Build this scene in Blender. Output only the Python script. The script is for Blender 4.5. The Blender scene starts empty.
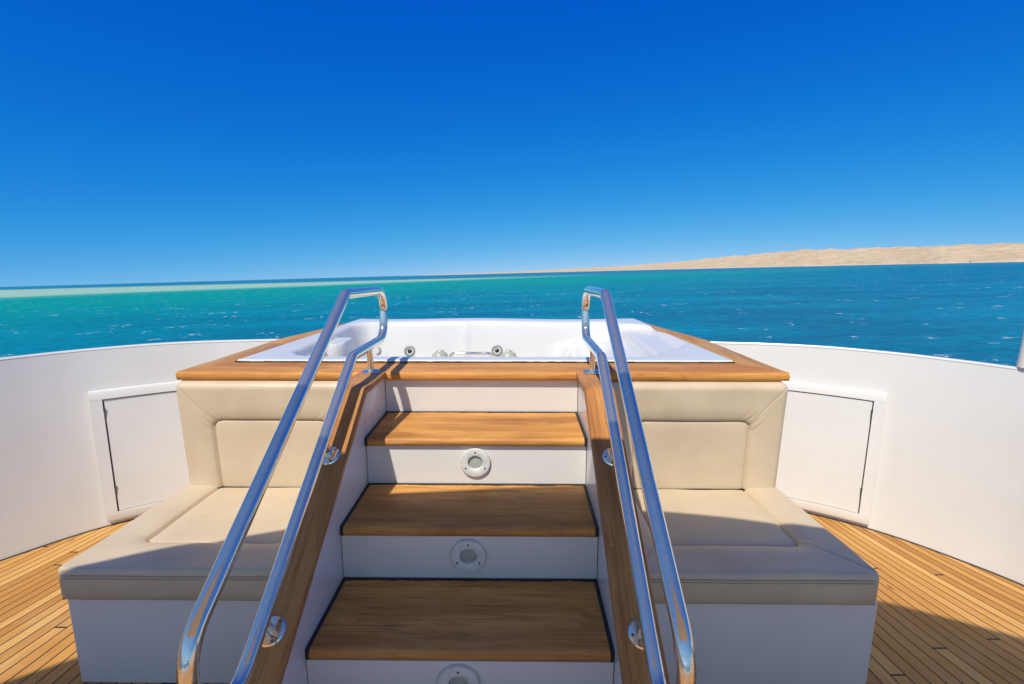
import bpy, bmesh, math, random
import numpy as np
from mathutils import Vector, Matrix, noise

random.seed(7)
RNG = np.random.RandomState(11)
scene = bpy.context.scene
COL = scene.collection

# ------------------------------------------------------------------ helpers
def lin(r, g, b):
    def f(c):
        c /= 255.0
        return c / 12.92 if c <= 0.04045 else ((c + 0.055) / 1.055) ** 2.4
    return (f(r), f(g), f(b), 1.0)

def link(o, parent=None):
    COL.objects.link(o)
    if parent is not None:
        o.parent = parent
    return o

def obj(name, bm, mat, parent=None, smooth=None):
    me = bpy.data.meshes.new(name)
    bm.normal_update()
    bm.to_mesh(me); bm.free()
    if mat is not None:
        me.materials.append(mat)
    if smooth is not None:
        me.polygons.foreach_set('use_smooth', [True] * len(me.polygons))
        if smooth < 180:
            me.set_sharp_from_angle(angle=math.radians(smooth))
    return link(bpy.data.objects.new(name, me), parent)

def thing(name, label, cat, loc=(0, 0, 0), group=None):
    o = bpy.data.objects.new(name, None)
    o.empty_display_size = 0.1
    o.location = loc
    o['label'] = label; o['category'] = cat
    if group: o['group'] = group
    return link(o)

def tag(o, label, cat, group=None):
    o['label'] = label; o['category'] = cat
    if group: o['group'] = group
    return o

def struct(o, kind='structure'):
    o['kind'] = kind
    return o

def add_box(bm, x0, x1, y0, y1, z0, z1, bev=0.0, seg=2, mat=None):
    r = bmesh.ops.create_cube(bm, size=1.0)
    vs = r['verts']
    for v in vs:
        v.co.x = x0 + (v.co.x + .5) * (x1 - x0)
        v.co.y = y0 + (v.co.y + .5) * (y1 - y0)
        v.co.z = z0 + (v.co.z + .5) * (z1 - z0)
    if bev > 0:
        es = list({e for v in vs for e in v.link_edges})
        bmesh.ops.bevel(bm, geom=es, offset=bev, segments=seg, affect='EDGES', profile=0.5)
    return bm

def box(name, dims, mat, parent, bev=0.004, seg=2):
    bm = bmesh.new()
    add_box(bm, *dims, bev=bev, seg=seg)
    return obj(name, bm, mat, parent, 40)

def add_prism(bm, poly, lo, hi, axis):
    """poly: 2-D outline; axis 'x': (y,z) extruded along x; 'z': (x,y) along z; 'y': (x,z) along y"""
    def P(a, b, t):
        return {'x': (t, a, b), 'y': (a, t, b), 'z': (a, b, t)}[axis]
    A = [bm.verts.new(P(a, b, lo)) for a, b in poly]
    B = [bm.verts.new(P(a, b, hi)) for a, b in poly]
    n = len(poly)
    fs = [bm.faces.new(A), bm.faces.new(B[::-1])]
    for i in range(n):
        fs.append(bm.faces.new((A[i], B[i], B[(i + 1) % n], A[(i + 1) % n])))
    bmesh.ops.recalc_face_normals(bm, faces=fs)
    return A, B

def add_tube(bm, pts, r, n=20, closed=False, caps=True):
    pts = [Vector(p) for p in pts]
    m = len(pts)
    T = []
    for i in range(m):
        if closed:
            t = pts[(i + 1) % m] - pts[i - 1]
        else:
            t = pts[min(i + 1, m - 1)] - pts[max(i - 1, 0)]
        T.append(t.normalized())
    ref = Vector((1, 0, 0)) if abs(T[0].x) < .9 else Vector((0, 1, 0))
    N = [(ref - T[0] * ref.dot(T[0])).normalized()]
    for i in range(1, m):
        v = N[-1] - T[i] * N[-1].dot(T[i])
        N.append(v.normalized())
    rings = []
    for i in range(m):
        B = T[i].cross(N[i])
        rr = r[i] if isinstance(r, (list, tuple)) else r
        rings.append([bm.verts.new(pts[i] + (N[i] * math.cos(a) + B * math.sin(a)) * rr)
                      for a in [2 * math.pi * k / n for k in range(n)]])
    fs = []
    for i in range(m if closed else m - 1):
        A, Bq = rings[i], rings[(i + 1) % m]
        for k in range(n):
            fs.append(bm.faces.new((A[k], A[(k + 1) % n], Bq[(k + 1) % n], Bq[k])))
    if not closed and caps:
        fs.append(bm.faces.new(rings[0][::-1])); fs.append(bm.faces.new(rings[-1]))
    bmesh.ops.recalc_face_normals(bm, faces=fs)

def add_lathe(bm, prof, center, axis, n=40):
    """prof: (radius, distance along axis); capped where radius is 0"""
    axis = Vector(axis).normalized(); c = Vector(center)
    u = axis.orthogonal().normalized(); w = axis.cross(u)
    rings = []
    for r, d in prof:
        if r <= 1e-7:
            rings.append([bm.verts.new(c + axis * d)])
        else:
            rings.append([bm.verts.new(c + axis * d + (u * math.cos(2 * math.pi * k / n) + w * math.sin(2 * math.pi * k / n)) * r) for k in range(n)])
    fs = []
    for A, B in zip(rings, rings[1:]):
        if len(A) == 1 and len(B) == 1: continue
        for k in range(n):
            k2 = (k + 1) % n
            if len(A) == 1: fs.append(bm.faces.new((A[0], B[k2], B[k])))
            elif len(B) == 1: fs.append(bm.faces.new((A[k], A[k2], B[0])))
            else: fs.append(bm.faces.new((A[k], A[k2], B[k2], B[k])))
    bmesh.ops.recalc_face_normals(bm, faces=fs)

def fillet_path(poly, radii, closed=True, steps=8):
    """round the corners of a polyline"""
    P = [Vector(p) for p in poly]; n = len(P); out = []
    for i in range(n):
        if not closed and i in (0, n - 1):
            out.append(P[i]); continue
        a, b, c = P[i - 1], P[i], P[(i + 1) % n]
        d1 = (a - b).normalized(); d2 = (c - b).normalized()
        ang = d1.angle(d2)
        if ang > math.radians(179): out.append(b); continue
        t = min(radii[i] / math.tan(ang / 2), (a - b).length * .49, (c - b).length * .49)
        s, e = b + d1 * t, b + d2 * t
        for k in range(steps + 1):
            u = k / steps
            out.append(s * (1 - u) ** 2 + b * 2 * u * (1 - u) * .999 + e * u * u if False else
                       _arc(s, b, e, d1, d2, ang, t, u))
    return out

def _arc(s, b, e, d1, d2, ang, t, u):
    r = t * math.tan(ang / 2)
    bis = (d1 + d2).normalized()
    c = b + bis * (r / math.sin(ang / 2))
    v1 = s - c; v2 = e - c
    th = math.pi - ang
    w1 = math.sin((1 - u) * th) / math.sin(th); w2 = math.sin(u * th) / math.sin(th)
    return c + v1 * w1 + v2 * w2

def sheet(name, X, Y, Z, mat, parent, uv=None, smooth=180, flip=False):
    """a grid mesh from three equally shaped numpy arrays"""
    h, w = X.shape
    me = bpy.data.meshes.new(name)
    co = np.stack([X, Y, Z], -1).reshape(-1, 3)
    idx = np.arange(h * w).reshape(h, w)
    q = np.stack([idx[:-1, :-1], idx[:-1, 1:], idx[1:, 1:], idx[1:, :-1]], -1).reshape(-1, 4)
    if flip: q = q[:, ::-1]
    me.from_pydata([tuple(c) for c in co], [], [tuple(int(i) for i in f) for f in q])
    me.polygons.foreach_set('use_smooth', [True] * len(me.polygons))
    if smooth < 180: me.set_sharp_from_angle(angle=math.radians(smooth))
    if uv is not None:
        lay = me.uv_layers.new(name='UVMap')
        U, V = uv
        uvs = np.stack([U, V], -1).reshape(-1, 2)
        loops = np.zeros(len(me.loops), dtype=np.int32)
        me.loops.foreach_get('vertex_index', loops)
        lay.data.foreach_set('uv', uvs[loops].astype(np.float32).ravel())
    me.materials.append(mat)
    return link(bpy.data.objects.new(name, me), parent)

# ------------------------------------------------------------------ materials
class NT:
    def __init__(s, name):
        s.m = bpy.data.materials.new(name); s.m.use_nodes = True
        s.t = s.m.node_tree
        s.b = s.t.nodes['Principled BSDF']
    def n(s, typ, **kw):
        nd = s.t.nodes.new(typ)
        for k, v in kw.items():
            if k in nd.inputs: nd.inputs[k].default_value = v
            else: setattr(nd, k, v)
        return nd
    def l(s, a, b): s.t.links.new(a, b)
    def put(s, node, i, v):
        if hasattr(v, 'is_output') or isinstance(v, bpy.types.NodeSocket): s.l(v, node.inputs[i])
        else: node.inputs[i].default_value = v
    def math(s, op, a, b=None, c=None, clamp=False):
        nd = s.t.nodes.new('ShaderNodeMath'); nd.operation = op; nd.use_clamp = clamp
        s.put(nd, 0, a)
        if b is not None: s.put(nd, 1, b)
        if c is not None: s.put(nd, 2, c)
        return nd.outputs[0]
    def mix(s, f, a, b, blend='MIX'):
        nd = s.t.nodes.new('ShaderNodeMix'); nd.data_type = 'RGBA'; nd.blend_type = blend
        s.put(nd, 0, f); s.put(nd, 6, a); s.put(nd, 7, b)
        return nd.outputs[2]
    def ramp(s, f, stops, interp='LINEAR'):
        nd = s.t.nodes.new('ShaderNodeValToRGB'); nd.color_ramp.interpolation = interp
        cr = nd.color_ramp
        while len(cr.elements) < len(stops): cr.elements.new(.5)
        for e, (p, c) in zip(cr.elements, stops):
            e.position = p; e.color = c if len(c) == 4 else (*c, 1)
        s.l(f, nd.inputs[0]); return nd.outputs[0]
    def smooth(s, v, lo, hi):
        nd = s.t.nodes.new('ShaderNodeMapRange'); nd.interpolation_type = 'SMOOTHSTEP'
        s.put(nd, 0, v); s.put(nd, 1, lo); s.put(nd, 2, hi)
        return nd.outputs[0]
    def noise(s, vec, scale, detail=3, rough=.5, dim='3D', dist=0.0):
        nd = s.t.nodes.new('ShaderNodeTexNoise'); nd.noise_dimensions = dim
        if vec is not None: s.l(vec, nd.inputs['Vector'])
        nd.inputs['Scale'].default_value = scale; nd.inputs['Detail'].default_value = detail
        nd.inputs['Roughness'].default_value = rough; nd.inputs['Distortion'].default_value = dist
        return nd.outputs[0]
    def mapping(s, vec, scale=(1, 1, 1), loc=(0, 0, 0), rot=(0, 0, 0)):
        nd = s.t.nodes.new('ShaderNodeMapping')
        s.l(vec, nd.inputs[0]); s.put(nd, 1, loc); s.put(nd, 2, rot); s.put(nd, 3, scale)
        return nd.outputs[0]
    def bump(s, h, strength, dist, normal=None):
        nd = s.t.nodes.new('ShaderNodeBump'); nd.inputs['Strength'].default_value = strength
        nd.inputs['Distance'].default_value = dist
        s.l(h, nd.inputs['Height'])
        if normal is not None: s.l(normal, nd.inputs['Normal'])
        s.l(nd.outputs[0], s.b.inputs['Normal']); return nd.outputs[0]
    def obco(s):
        if not hasattr(s, '_oc'): s._oc = s.n('ShaderNodeTexCoord').outputs['Object']
        return s._oc
    def rnd(s):
        return s.n('ShaderNodeObjectInfo').outputs['Random']

def white_paint(name, base=(.735, .715, .685, 1), rough=.28, coat=.3):
    t = NT(name)
    oc = t.obco()
    n1 = t.noise(oc, 2.2, 4, .6)
    n2 = t.noise(t.mapping(oc, (9, 9, 1.2)), 1.0, 3, .6)
    f = t.math('MULTIPLY', t.smooth(n2, .55, .8), .35)
    c = t.mix(t.smooth(n1, .3, .75), base, (base[0] * .95, base[1] * .945, base[2] * .93, 1))
    c = t.mix(t.math('MULTIPLY', f, .35), c, (base[0] * .86, base[1] * .83, base[2] * .78, 1))
    t.l(c, t.b.inputs['Base Color'])
    t.l(t.math('MULTIPLY_ADD', n1, .15, rough - .07), t.b.inputs['Roughness'])
    t.b.inputs['Coat Weight'].default_value = coat; t.b.inputs['Coat Roughness'].default_value = .12
    t.bump(t.noise(oc, 3.0, 2, .4), .12, .02)
    return t.m

def teak(name, rot=(0, 0, 0), base=(.61, .27, .058), dark=(.34, .122, .026), light=(.76, .39, .11), grain=1.0):
    """wood grain running along local x after the rotation"""
    t = NT(name)
    oc = t.obco()
    r = t.rnd()
    off = t.n('ShaderNodeCombineXYZ')
    t.l(t.math('MULTIPLY', r, 37.0), off.inputs[0]); t.l(t.math('MULTIPLY', r, 11.0), off.inputs[1]); t.l(t.math('MULTIPLY', r, 5.0), off.inputs[2])
    v = t.n('ShaderNodeVectorMath', operation='ADD')
    t.l(t.mapping(oc, rot=rot), v.inputs[0]); t.l(off.outputs[0], v.inputs[1])
    v = v.outputs[0]
    big = t.noise(t.mapping(v, (1.1, 9, 9)), 1.0, 4, .6, dist=.6)
    fine = t.noise(t.mapping(v, (5, 95, 95)), 1.0, 5, .65, dist=.3)
    pore = t.noise(t.mapping(v, (22, 420, 420)), 1.0, 2, .5)
    c = t.mix(t.smooth(big, .3, .7), (*dark, 1), (*light, 1))
    c = t.mix(.38, c, (*base, 1))
    c = t.mix(t.math('MULTIPLY', t.smooth(fine, .45, .70), .62 * grain), c, (*dark, 1))
    c = t.mix(t.math('MULTIPLY', t.smooth(pore, .58, .8), .5 * grain), c, (dark[0] * .5, dark[1] * .5, dark[2] * .5, 1))
    blot = t.noise(v, 4.0, 3, .6)
    stain = t.noise(t.mapping(v, (2.2, 7, 7), (4, 2, 1)), 1.0, 5, .65, dist=.8)
    c = t.mix(t.math('MULTIPLY', t.smooth(stain, .56, .70), .5), c, (dark[0] * .62, dark[1] * .62, dark[2] * .75, 1))
    c = t.mix(t.math('MULTIPLY', t.smooth(blot, .55, .8), .3), c, (light[0] * .9, light[1] * .95, light[2] * 1.2, 1))
    t.l(c, t.b.inputs['Base Color'])
    t.l(t.math('MULTIPLY_ADD', fine, .25, .33), t.b.inputs['Roughness'])
    t.b.inputs['Specular IOR Level'].default_value = .22
    t.bump(t.math('ADD', fine, t.math('MULTIPLY', pore, .6)), .22, .002)
    return t.m

def deck_teak():
    """u across the planks in plank widths, v along them in metres"""
    t = NT('deck_teak')
    uv = t.n('ShaderNodeUVMap').outputs[0]
    sep = t.n('ShaderNodeSeparateXYZ'); t.l(uv, sep.inputs[0])
    u, vv = sep.outputs[0], sep.outputs[1]
    idx = t.math('FLOOR', u); fu = t.math('FRACT', u)
    wn = t.n('ShaderNodeTexWhiteNoise', noise_dimensions='1D'); t.l(idx, wn.inputs['W'])
    shift = t.math('MULTIPLY', wn.outputs[0], 1.7)
    seg = t.math('DIVIDE', t.math('ADD', vv, shift), 1.7)
    sidx = t.math('FLOOR', seg); fs = t.math('FRACT', seg)
    wn2 = t.n('ShaderNodeTexWhiteNoise', noise_dimensions='2D')
    cmb = t.n('ShaderNodeCombineXYZ'); t.l(idx, cmb.inputs[0]); t.l(sidx, cmb.inputs[1]); t.l(cmb.outputs[0], wn2.inputs['Vector'])
    hue = wn2.outputs[0]
    du = t.math('ABSOLUTE', t.math('SUBTRACT', fu, .5))
    seam = t.smooth(du, .438, .458)
    ds = t.math('ABSOLUTE', t.math('SUBTRACT', fs, .5))
    butt = t.smooth(ds, .4975, .4984)
    seam = t.math('MAXIMUM', seam, butt)
    gv = t.n('ShaderNodeCombineXYZ')
    t.l(t.math('ADD', u, t.math('MULTIPLY', hue, 31.0)), gv.inputs[0])
    t.l(t.math('ADD', vv, t.math('MULTIPLY', hue, 17.0)), gv.inputs[1])
    gv = gv.outputs[0]
    big = t.noise(t.mapping(gv, (1.3, 3.2, 1)), 1.0, 4, .6, dist=.5)
    fine = t.noise(t.mapping(gv, (9, 7, 1)), 1.0, 5, .7, dist=.4)
    knot = t.noise(t.mapping(gv, (1.1, 9, 1)), 1.0, 2, .5)
    c = t.ramp(hue, [(0, (.38, .175, .04)), (.3, (.49, .24, .06)), (.65, (.57, .30, .085)), (1, (.65, .375, .12))])
    c = t.mix(t.math('MULTIPLY', t.smooth(big, .42, .75), .5), c, (.34, .15, .05, 1))
    c = t.mix(t.math('MULTIPLY', t.smooth(fine, .45, .8), .5), c, (.26, .115, .04, 1))
    c = t.mix(t.math('MULTIPLY', t.smooth(knot, .70, .78), .75), c, (.16, .06, .02, 1))
    c = t.mix(t.math('MULTIPLY', t.smooth(t.noise(t.obco(), 3.0, 4, .6), .5, .8), .3), c, (.60, .42, .24, 1))
    c = t.mix(seam, c, (.022, .017, .014, 1))
    t.l(c, t.b.inputs['Base Color'])
    t.l(t.math('MULTIPLY_ADD', seam, -.1, .52), t.b.inputs['Roughness'])
    t.b.inputs['Specular IOR Level'].default_value = .2
    h = t.math('SUBTRACT', t.math('MULTIPLY', fine, .25), t.math('MULTIPLY', seam, .9))
    t.bump(h, .45, .002)
    return t.m

def leather():
    t = NT('cream_leather')
    oc = t.obco()
    n1 = t.noise(oc, 5.0, 4, .6)
    c = t.mix(t.smooth(n1, .3, .75), (.60, .487, .338, 1), (.54, .432, .294, 1))
    t.l(c, t.b.inputs['Base Color'])
    v = t.n('ShaderNodeTexVoronoi', feature='DISTANCE_TO_EDGE'); t.l(oc, v.inputs['Vector']); v.inputs['Scale'].default_value = 420
    h = t.math('ADD', t.math('MULTIPLY', v.outputs[0], .8), t.math('MULTIPLY', t.noise(oc, 9.0, 5, .6), 5.0))
    t.bump(h, .18, .0025)
    t.b.inputs['Roughness'].default_value = .42
    t.b.inputs['Specular IOR Level'].default_value = .45
    return t.m

def plain(name, col, rough=.5, metal=0.0, bump=0.0, scale=40):
    t = NT(name)
    oc = t.obco(); n = t.noise(oc, scale, 3, .55)
    c = t.mix(t.smooth(n, .3, .7), (*col, 1), (col[0] * .82, col[1] * .82, col[2] * .82, 1))
    t.l(c, t.b.inputs['Base Color'])
    t.b.inputs['Roughness'].default_value = rough; t.b.inputs['Metallic'].default_value = metal
    if bump: t.bump(n, bump, .002)
    return t.m

def chrome():
    t = NT('polished_steel')
    oc = t.obco()
    sm = t.noise(oc, 14, 4, .6)
    spk = t.noise(oc, 160, 4, .7)
    dirt = t.math('MULTIPLY', t.smooth(sm, .40, .70), t.smooth(spk, .48, .62))
    t.l(t.mix(dirt, (.84, .785, .68, 1), (.66, .62, .55, 1)), t.b.inputs['Base Color'])
    t.b.inputs['Metallic'].default_value = .90
    t.l(t.math('ADD', t.math('MULTIPLY_ADD', t.smooth(sm, .4, .8), .10, .075), t.math('MULTIPLY', dirt, .22)), t.b.inputs['Roughness'])
    t.bump(t.noise(oc, 24, 3, .5), .05, .002)
    return t.m

M = {}
M['gel'] = white_paint('white_gelcoat')
M['wall'] = white_paint('bulwark_paint', (.72, .70, .665, 1), .24, .3)
M['acrylic'] = white_paint('spa_acrylic', (.66, .655, .635, 1), .22, .08)
M['acrylic'].node_tree.nodes['Principled BSDF'].inputs['Specular IOR Level'].default_value = .25
M['teak_x'] = teak('teak_along_x')
M['teak_y'] = teak('teak_along_y', rot=(0, 0, math.radians(90)), base=(.55, .295, .075), light=(.64, .38, .13))
M['teak_slope'] = teak('teak_sloped', rot=(math.radians(-32.5), 0, math.radians(-90)), dark=(.25, .095, .030), light=(.62, .31, .10), base=(.48, .205, .058))
M['tread'] = teak('teak_tread', base=(.57, .255, .056), dark=(.28, .105, .030))
M['deck'] = deck_teak()
M['leather'] = leather()
M['thread'] = plain('seam_thread', (.40, .335, .24), .7)
M['caulk'] = plain('black_caulk', (.018, .016, .015), .6, bump=.5, scale=90)
M['chrome'] = chrome()
M['steel_dark'] = plain('jet_dark', (.03, .03, .032), .35)
M['screw'] = plain('screw_head', (.16, .15, .14), .35, .8)
M['lampwhite'] = plain('lamp_bezel', (.72, .71, .67), .3)
M['jetring'] = plain('jet_ring', (.36, .36, .34), .25, .3)
M['knob'] = plain('grey_green_plastic', (.42, .44, .36), .35)
M['roof'] = white_paint('hardtop_paint', (.80, .74, .64, 1), .4, .1)
M['glass_dark'] = plain('dark_glass', (.012, .013, .016), .05)
M['shadowgap'] = plain('door_gap', (.24, .19, .165), .8)
g = NT('lens_glass'); g.b.inputs['Base Color'].default_value = (.80, .84, .76, 1); g.b.inputs['Roughness'].default_value = .12
g.b.inputs['Transmission Weight'].default_value = .75; g.b.inputs['IOR'].default_value = 1.45
g.bump(g.noise(g.obco(), 90, 2, .5), .5, .004); M['lens'] = g.m
M['reflector'] = plain('lamp_reflector', (.62, .62, .55), .25, .6, bump=.6, scale=60)

# ------------------------------------------------------------------ boat frame: x to starboard, y towards the bow, z up, eye height = 0
ZD = -1.30                                   # deck
# wall plan (half), from the stern forward
PLAN = [(2.66, -3.2), (2.66, -1.5), (2.62, 0.0), (2.52, .8), (2.36, 1.38), (2.15, 1.80), (2.075, 1.92), (1.955, 2.08), (1.826, 2.212), (1.613, 2.359), (1.36, 2.49), (1.09, 2.585), (1.0, 2.61)]
def catmull(P, per=14):
    P = [Vector((*p, 0)) for p in P]; out = []
    for i in range(len(P) - 1):
        p0 = P[max(i - 1, 0)]; p1 = P[i]; p2 = P[i + 1]; p3 = P[min(i + 2, len(P) - 1)]
        for k in range(per):
            u = k / per
            out.append(.5 * ((2 * p1) + (p2 - p0) * u + (2 * p0 - 5 * p1 + 4 * p2 - p3) * u * u + (3 * p1 - p0 - 3 * p2 + p3) * u ** 3))
    out.append(P[-1]); return out
def smooth_curve(C, it=30):
    C = [c.copy() for c in C]
    for _ in range(it):
        C = [C[0]] + [(C[i - 1] + 2 * C[i] + C[i + 1]) / 4 for i in range(1, len(C) - 1)] + [C[-1]]
    return C
CURVE = smooth_curve(catmull(PLAN))
CUM = [0]
for a, b in zip(CURVE, CURVE[1:]): CUM.append(CUM[-1] + (b - a).length)
def at_s(s):
    s = max(0, min(CUM[-1] - 1e-6, s))
    i = max(k for k in range(len(CUM) - 1) if CUM[k] <= s)
    u = (s - CUM[i]) / (CUM[i + 1] - CUM[i])
    p = CURVE[i].lerp(CURVE[i + 1], u)
    i0, i1 = max(0, i - 4), min(len(CURVE) - 1, i + 5)
    t = (CURVE[i1] - CURVE[i0]).normalized()
    return p, Vector((-t.y, t.x, 0))         # inward normal on the starboard side (towards -x)

FLARE = .12
def sweep_wall(bm, side, s0, s1, n, prof):
    """prof: closed (offset inwards, z) outline swept along the wall"""
    def fl(o, z): return o - FLARE * max(0, z - ZD) / .86
    rings = []
    for k in range(n + 1):
        sk = s0 + (s1 - s0) * k / n
        p, nn = at_s(sk)
        q = max(0.0, min(1.0, (sk - (CUM[-1] - .75)) / .75)); dip = .019 * q * q * (3 - 2 * q)
        rings.append([bm.verts.new((side * (p.x + nn.x * fl(o, z)), p.y + nn.y * fl(o, z), z - (dip if z > -.55 else 0))) for o, z in prof])
    fs = []
    m = len(prof)
    for A, B in zip(rings, rings[1:]):
        for j in range(m):
            fs.append(bm.faces.new((A[j], A[(j + 1) % m], B[(j + 1) % m], B[j])))
    fs.append(bm.faces.new(rings[0])); fs.append(bm.faces.new(rings[-1][::-1]))
    bmesh.ops.recalc_face_normals(bm, faces=fs)

# arc position of the locker frame's aft edge
S_DOOR = min(range(len(CURVE)), key=lambda k: abs(CURVE[k].x - 1.815) + abs(CURVE[k].y - 2.215))
S_DOOR = CUM[S_DOOR]

def bulwark(side, zc, label):
    t = thing('bulwark', label, 'bulwark', (side * 2.0, 1.9, ZD), 'white bulwarks round the foredeck')
    loc = Vector(t.location)
    def fin(bm, name, mat, sm=35, parent=t):
        bmesh.ops.translate(bm, verts=bm.verts, vec=-loc)
        return obj(name, bm, mat, parent, sm)
    bm = bmesh.new()
    sweep_wall(bm, side, 0, CUM[-1], 150, [(0, ZD - .03), (0, zc - .0115), (-.035, zc - .0115), (-.035, ZD - .03)])
    fin(bm, 'wall_panel', M['wall'])
    bm = bmesh.new()
    prof = [(.012 - .016 + .016 * math.cos(a), zc - .014 + .014 * math.sin(a)) for a in [math.pi * .5 * (1 - k / 5) * 1 for k in range(6)]]
    prof = [(-.001, zc - .011), (.0012, zc - .009), (.0012, zc - .005), (-.001, zc - .001), (-.006, zc), (-.026, zc - .002), (-.034, zc - .006), (-.036, zc - .011)]
    sweep_wall(bm, side, 0, CUM[-1], 150, prof)
    fin(bm, 'cap_rail', M['gel'])
    bm = bmesh.new()
    sweep_wall(bm, side, 0, CUM[-1], 150, [(.0, ZD - .002), (.0, ZD + .004), (.004, ZD + .002), (.006, ZD - .002)])
    fin(bm, 'caulk_joint', M['caulk'])
    # locker: frame rims, leaf, dark gap
    L = .86; zt, zb = -.646, -1.278; w = .043
    fr = [(.002, 0), (.016, .004), (.022, .012)]
    bm = bmesh.new()
    s0 = S_DOOR - (.018 if side < 0 else 0)
    sweep_wall(bm, side, s0, s0 + L, 26, [(.002, zt), (.018, zt - .002), (.023, zt - .012), (.023, zt - w), (.002, zt - w)])
    sweep_wall(bm, side, s0, s0 + L, 26, [(.002, zb + w), (.023, zb + w), (.023, zb + .012), (.018, zb + .002), (.002, zb)])
    def upright(a, b, bev_first):
        sweep_wall(bm, side, a, b, 5, [(.002, zt - w - .0005), (.0225, zt - w - .0005), (.0225, zb + w + .0005), (.002, zb + w + .0005)])
    upright(s0, s0 + w, True); upright(s0 + L - w, s0 + L, False)
    frame = fin(bm, 'hatch_frame', M['gel'])
    bm = bmesh.new()
    sweep_wall(bm, side, s0 + w + .001, s0 + L - w - .001, 24, [(.0015, zt - w - .001), (.004, zt - w - .001), (.004, zb + w + .001), (.0015, zb + w + .001)])
    fin(bm, 'door_gap', M['shadowgap'])
    g1, g2 = .0055, .003
    bm = bmesh.new()
    sweep_wall(bm, side, s0 + w + g1, s0 + L - w - g2, 24, [(.005, zt - w - g1), (.0165, zt - w - g1), (.0165, zb + w + g2), (.005, zb + w + g2)])
    door = fin(bm, 'hatch_door', M['wall'])
    for zz in (-.765, -1.14):
        p, nn = at_s(s0 + w + g1 * .5)
        bm = bmesh.new()
        of = .017 - FLARE * (zz - ZD) / .86
        c = Vector((side * (p.x + nn.x * of), p.y + nn.y * of, zz))
        add_tube(bm, [c + Vector((0, 0, .032)), c - Vector((0, 0, .032))], .0045, 10)
        bmesh.ops.translate(bm, verts=bm.verts, vec=-loc)
        obj('hinge', bm, M['screw'], door, 40)
    return t

bulwark(-1, -.447, 'white bulwark on the port side, left of the benches, dimmer in the sun')
bulwark(1, -.457, 'brightly sunlit white bulwark on the starboard side, below the sandy island')

# deck sheet
ny, nx = 130, 241
ys = np.linspace(-3.0, 3.0, ny)
def half_width(y):
    if y >= 2.61: return 1.0
    pts = [(c.y, c.x) for c in CURVE]
    return float(np.interp(y, [p[0] for p in pts], [p[1] for p in pts])) + .05
HW = np.array([half_width(y) for y in ys])
U = np.linspace(-1, 1, nx)[None, :] * np.ones((ny, 1))
DX = U * HW[:, None]; DY = np.repeat(ys[:, None], nx, 1)
ax = np.abs(DX)
pl = ax + .5 * np.maximum(ax - 1.15, 0) * np.clip(DY - 1.45, -1.2, 1.2)
UU = pl * np.sign(DX) / .0465 + np.where(DX < 0, 400.37, 0)
deck = sheet('deck', DX, DY, np.full_like(DX, ZD), M['deck'], None, uv=(UU, DY))
struct(deck)

# ------------------------------------------------------------------ staircase
W = .375
TR = [(.80, 1.074, -1.133), (1.070, 1.352, -.963), (1.345, 1.6325, -.795), (1.6165, 1.9125, -.624)]   # front, back, top
stair = thing('staircase', 'staircase of teak treads and white risers leading up to the hot tub', 'stairs', (0, .8, ZD))
SL = Vector(stair.location)
def S(bm, name, mat, sm=35, parent=stair):
    bmesh.ops.translate(bm, verts=bm.verts, vec=-SL)
    return obj(name, bm, mat, parent, sm)
for f, b, z in TR:
    bm = bmesh.new()
    th = .03; pts = [(b - .005, z), (f + .012, z)]
    for k in range(1, 8):
        a = math.pi * k / 8
        pts.append((f + .012 - .012 * math.sin(a), z - th / 2 + th / 2 * math.cos(a)))
    pts += [(f + .012, z - th), (b - .005, z - th)]
    add_prism(bm, pts, -W + .004, W - .004, 'x')
    tread = S(bm, 'tread', M['tread'])
    # sealant along the back and the two ends, a little uneven
    bm = bmesh.new()
    n = 60
    for i in range(n):
        x0 = -W - .004 + (2 * W + .008) * i / n; x1 = -W - .004 + (2 * W + .008) * (i + 1) / n
        wv = .006 + .005 * noise.noise(Vector((x0 * 14, b * 7, 0))) + .003 * random.random()
        add_box(bm, x0, x1, b - .005 - max(.002, wv), b - .0005, z - .02, z + .0016)
    for sgn in (-1, 1):
        for i in range(24):
            y0 = f + .004 + (b - f - .012) * i / 24; y1 = f + .004 + (b - f - .012) * (i + 1) / 24
            wv = .0045 + .002 * noise.noise(Vector((y0 * 20, sgn * 3, z)))
            a, c = sgn * (W - .0042), sgn * (W + .006)
            if sgn < 0: a, c = c, a + wv * 0
            add_box(bm, min(a, c), max(a, c), y0, y1, z - .028, z + .001)
    S(bm, 'sealant', M['caulk'], None)
    for sx in (-.27, .27):
        bm = bmesh.new()
        add_lathe(bm, [(.0, .0008), (.0048, .0008), (.0052, 0), (.0052, -.003)], (sx + random.uniform(-.01, .01), f + .15, z), (0, 0, 1), 16)
        S(bm, 'plug', M['teak_x'], 40)
# risers: below each tread, and the top one under the tub's rim
tops = [(1.074 - .274, ZD, -1.163 + .001)]
RIS = [(.815, ZD, -1.164), (1.076, -1.133, -.994), (1.3535, -.963, -.826), (1.634, -.795, -.655), (1.914, -.624, -.4925)]
for y, z0, z1 in RIS:
    bm = bmesh.new(); add_box(bm, -W - .005, W + .005, y, y + .02, z0 - .02, z1)
    S(bm, 'riser', M['gel'], None)
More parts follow.
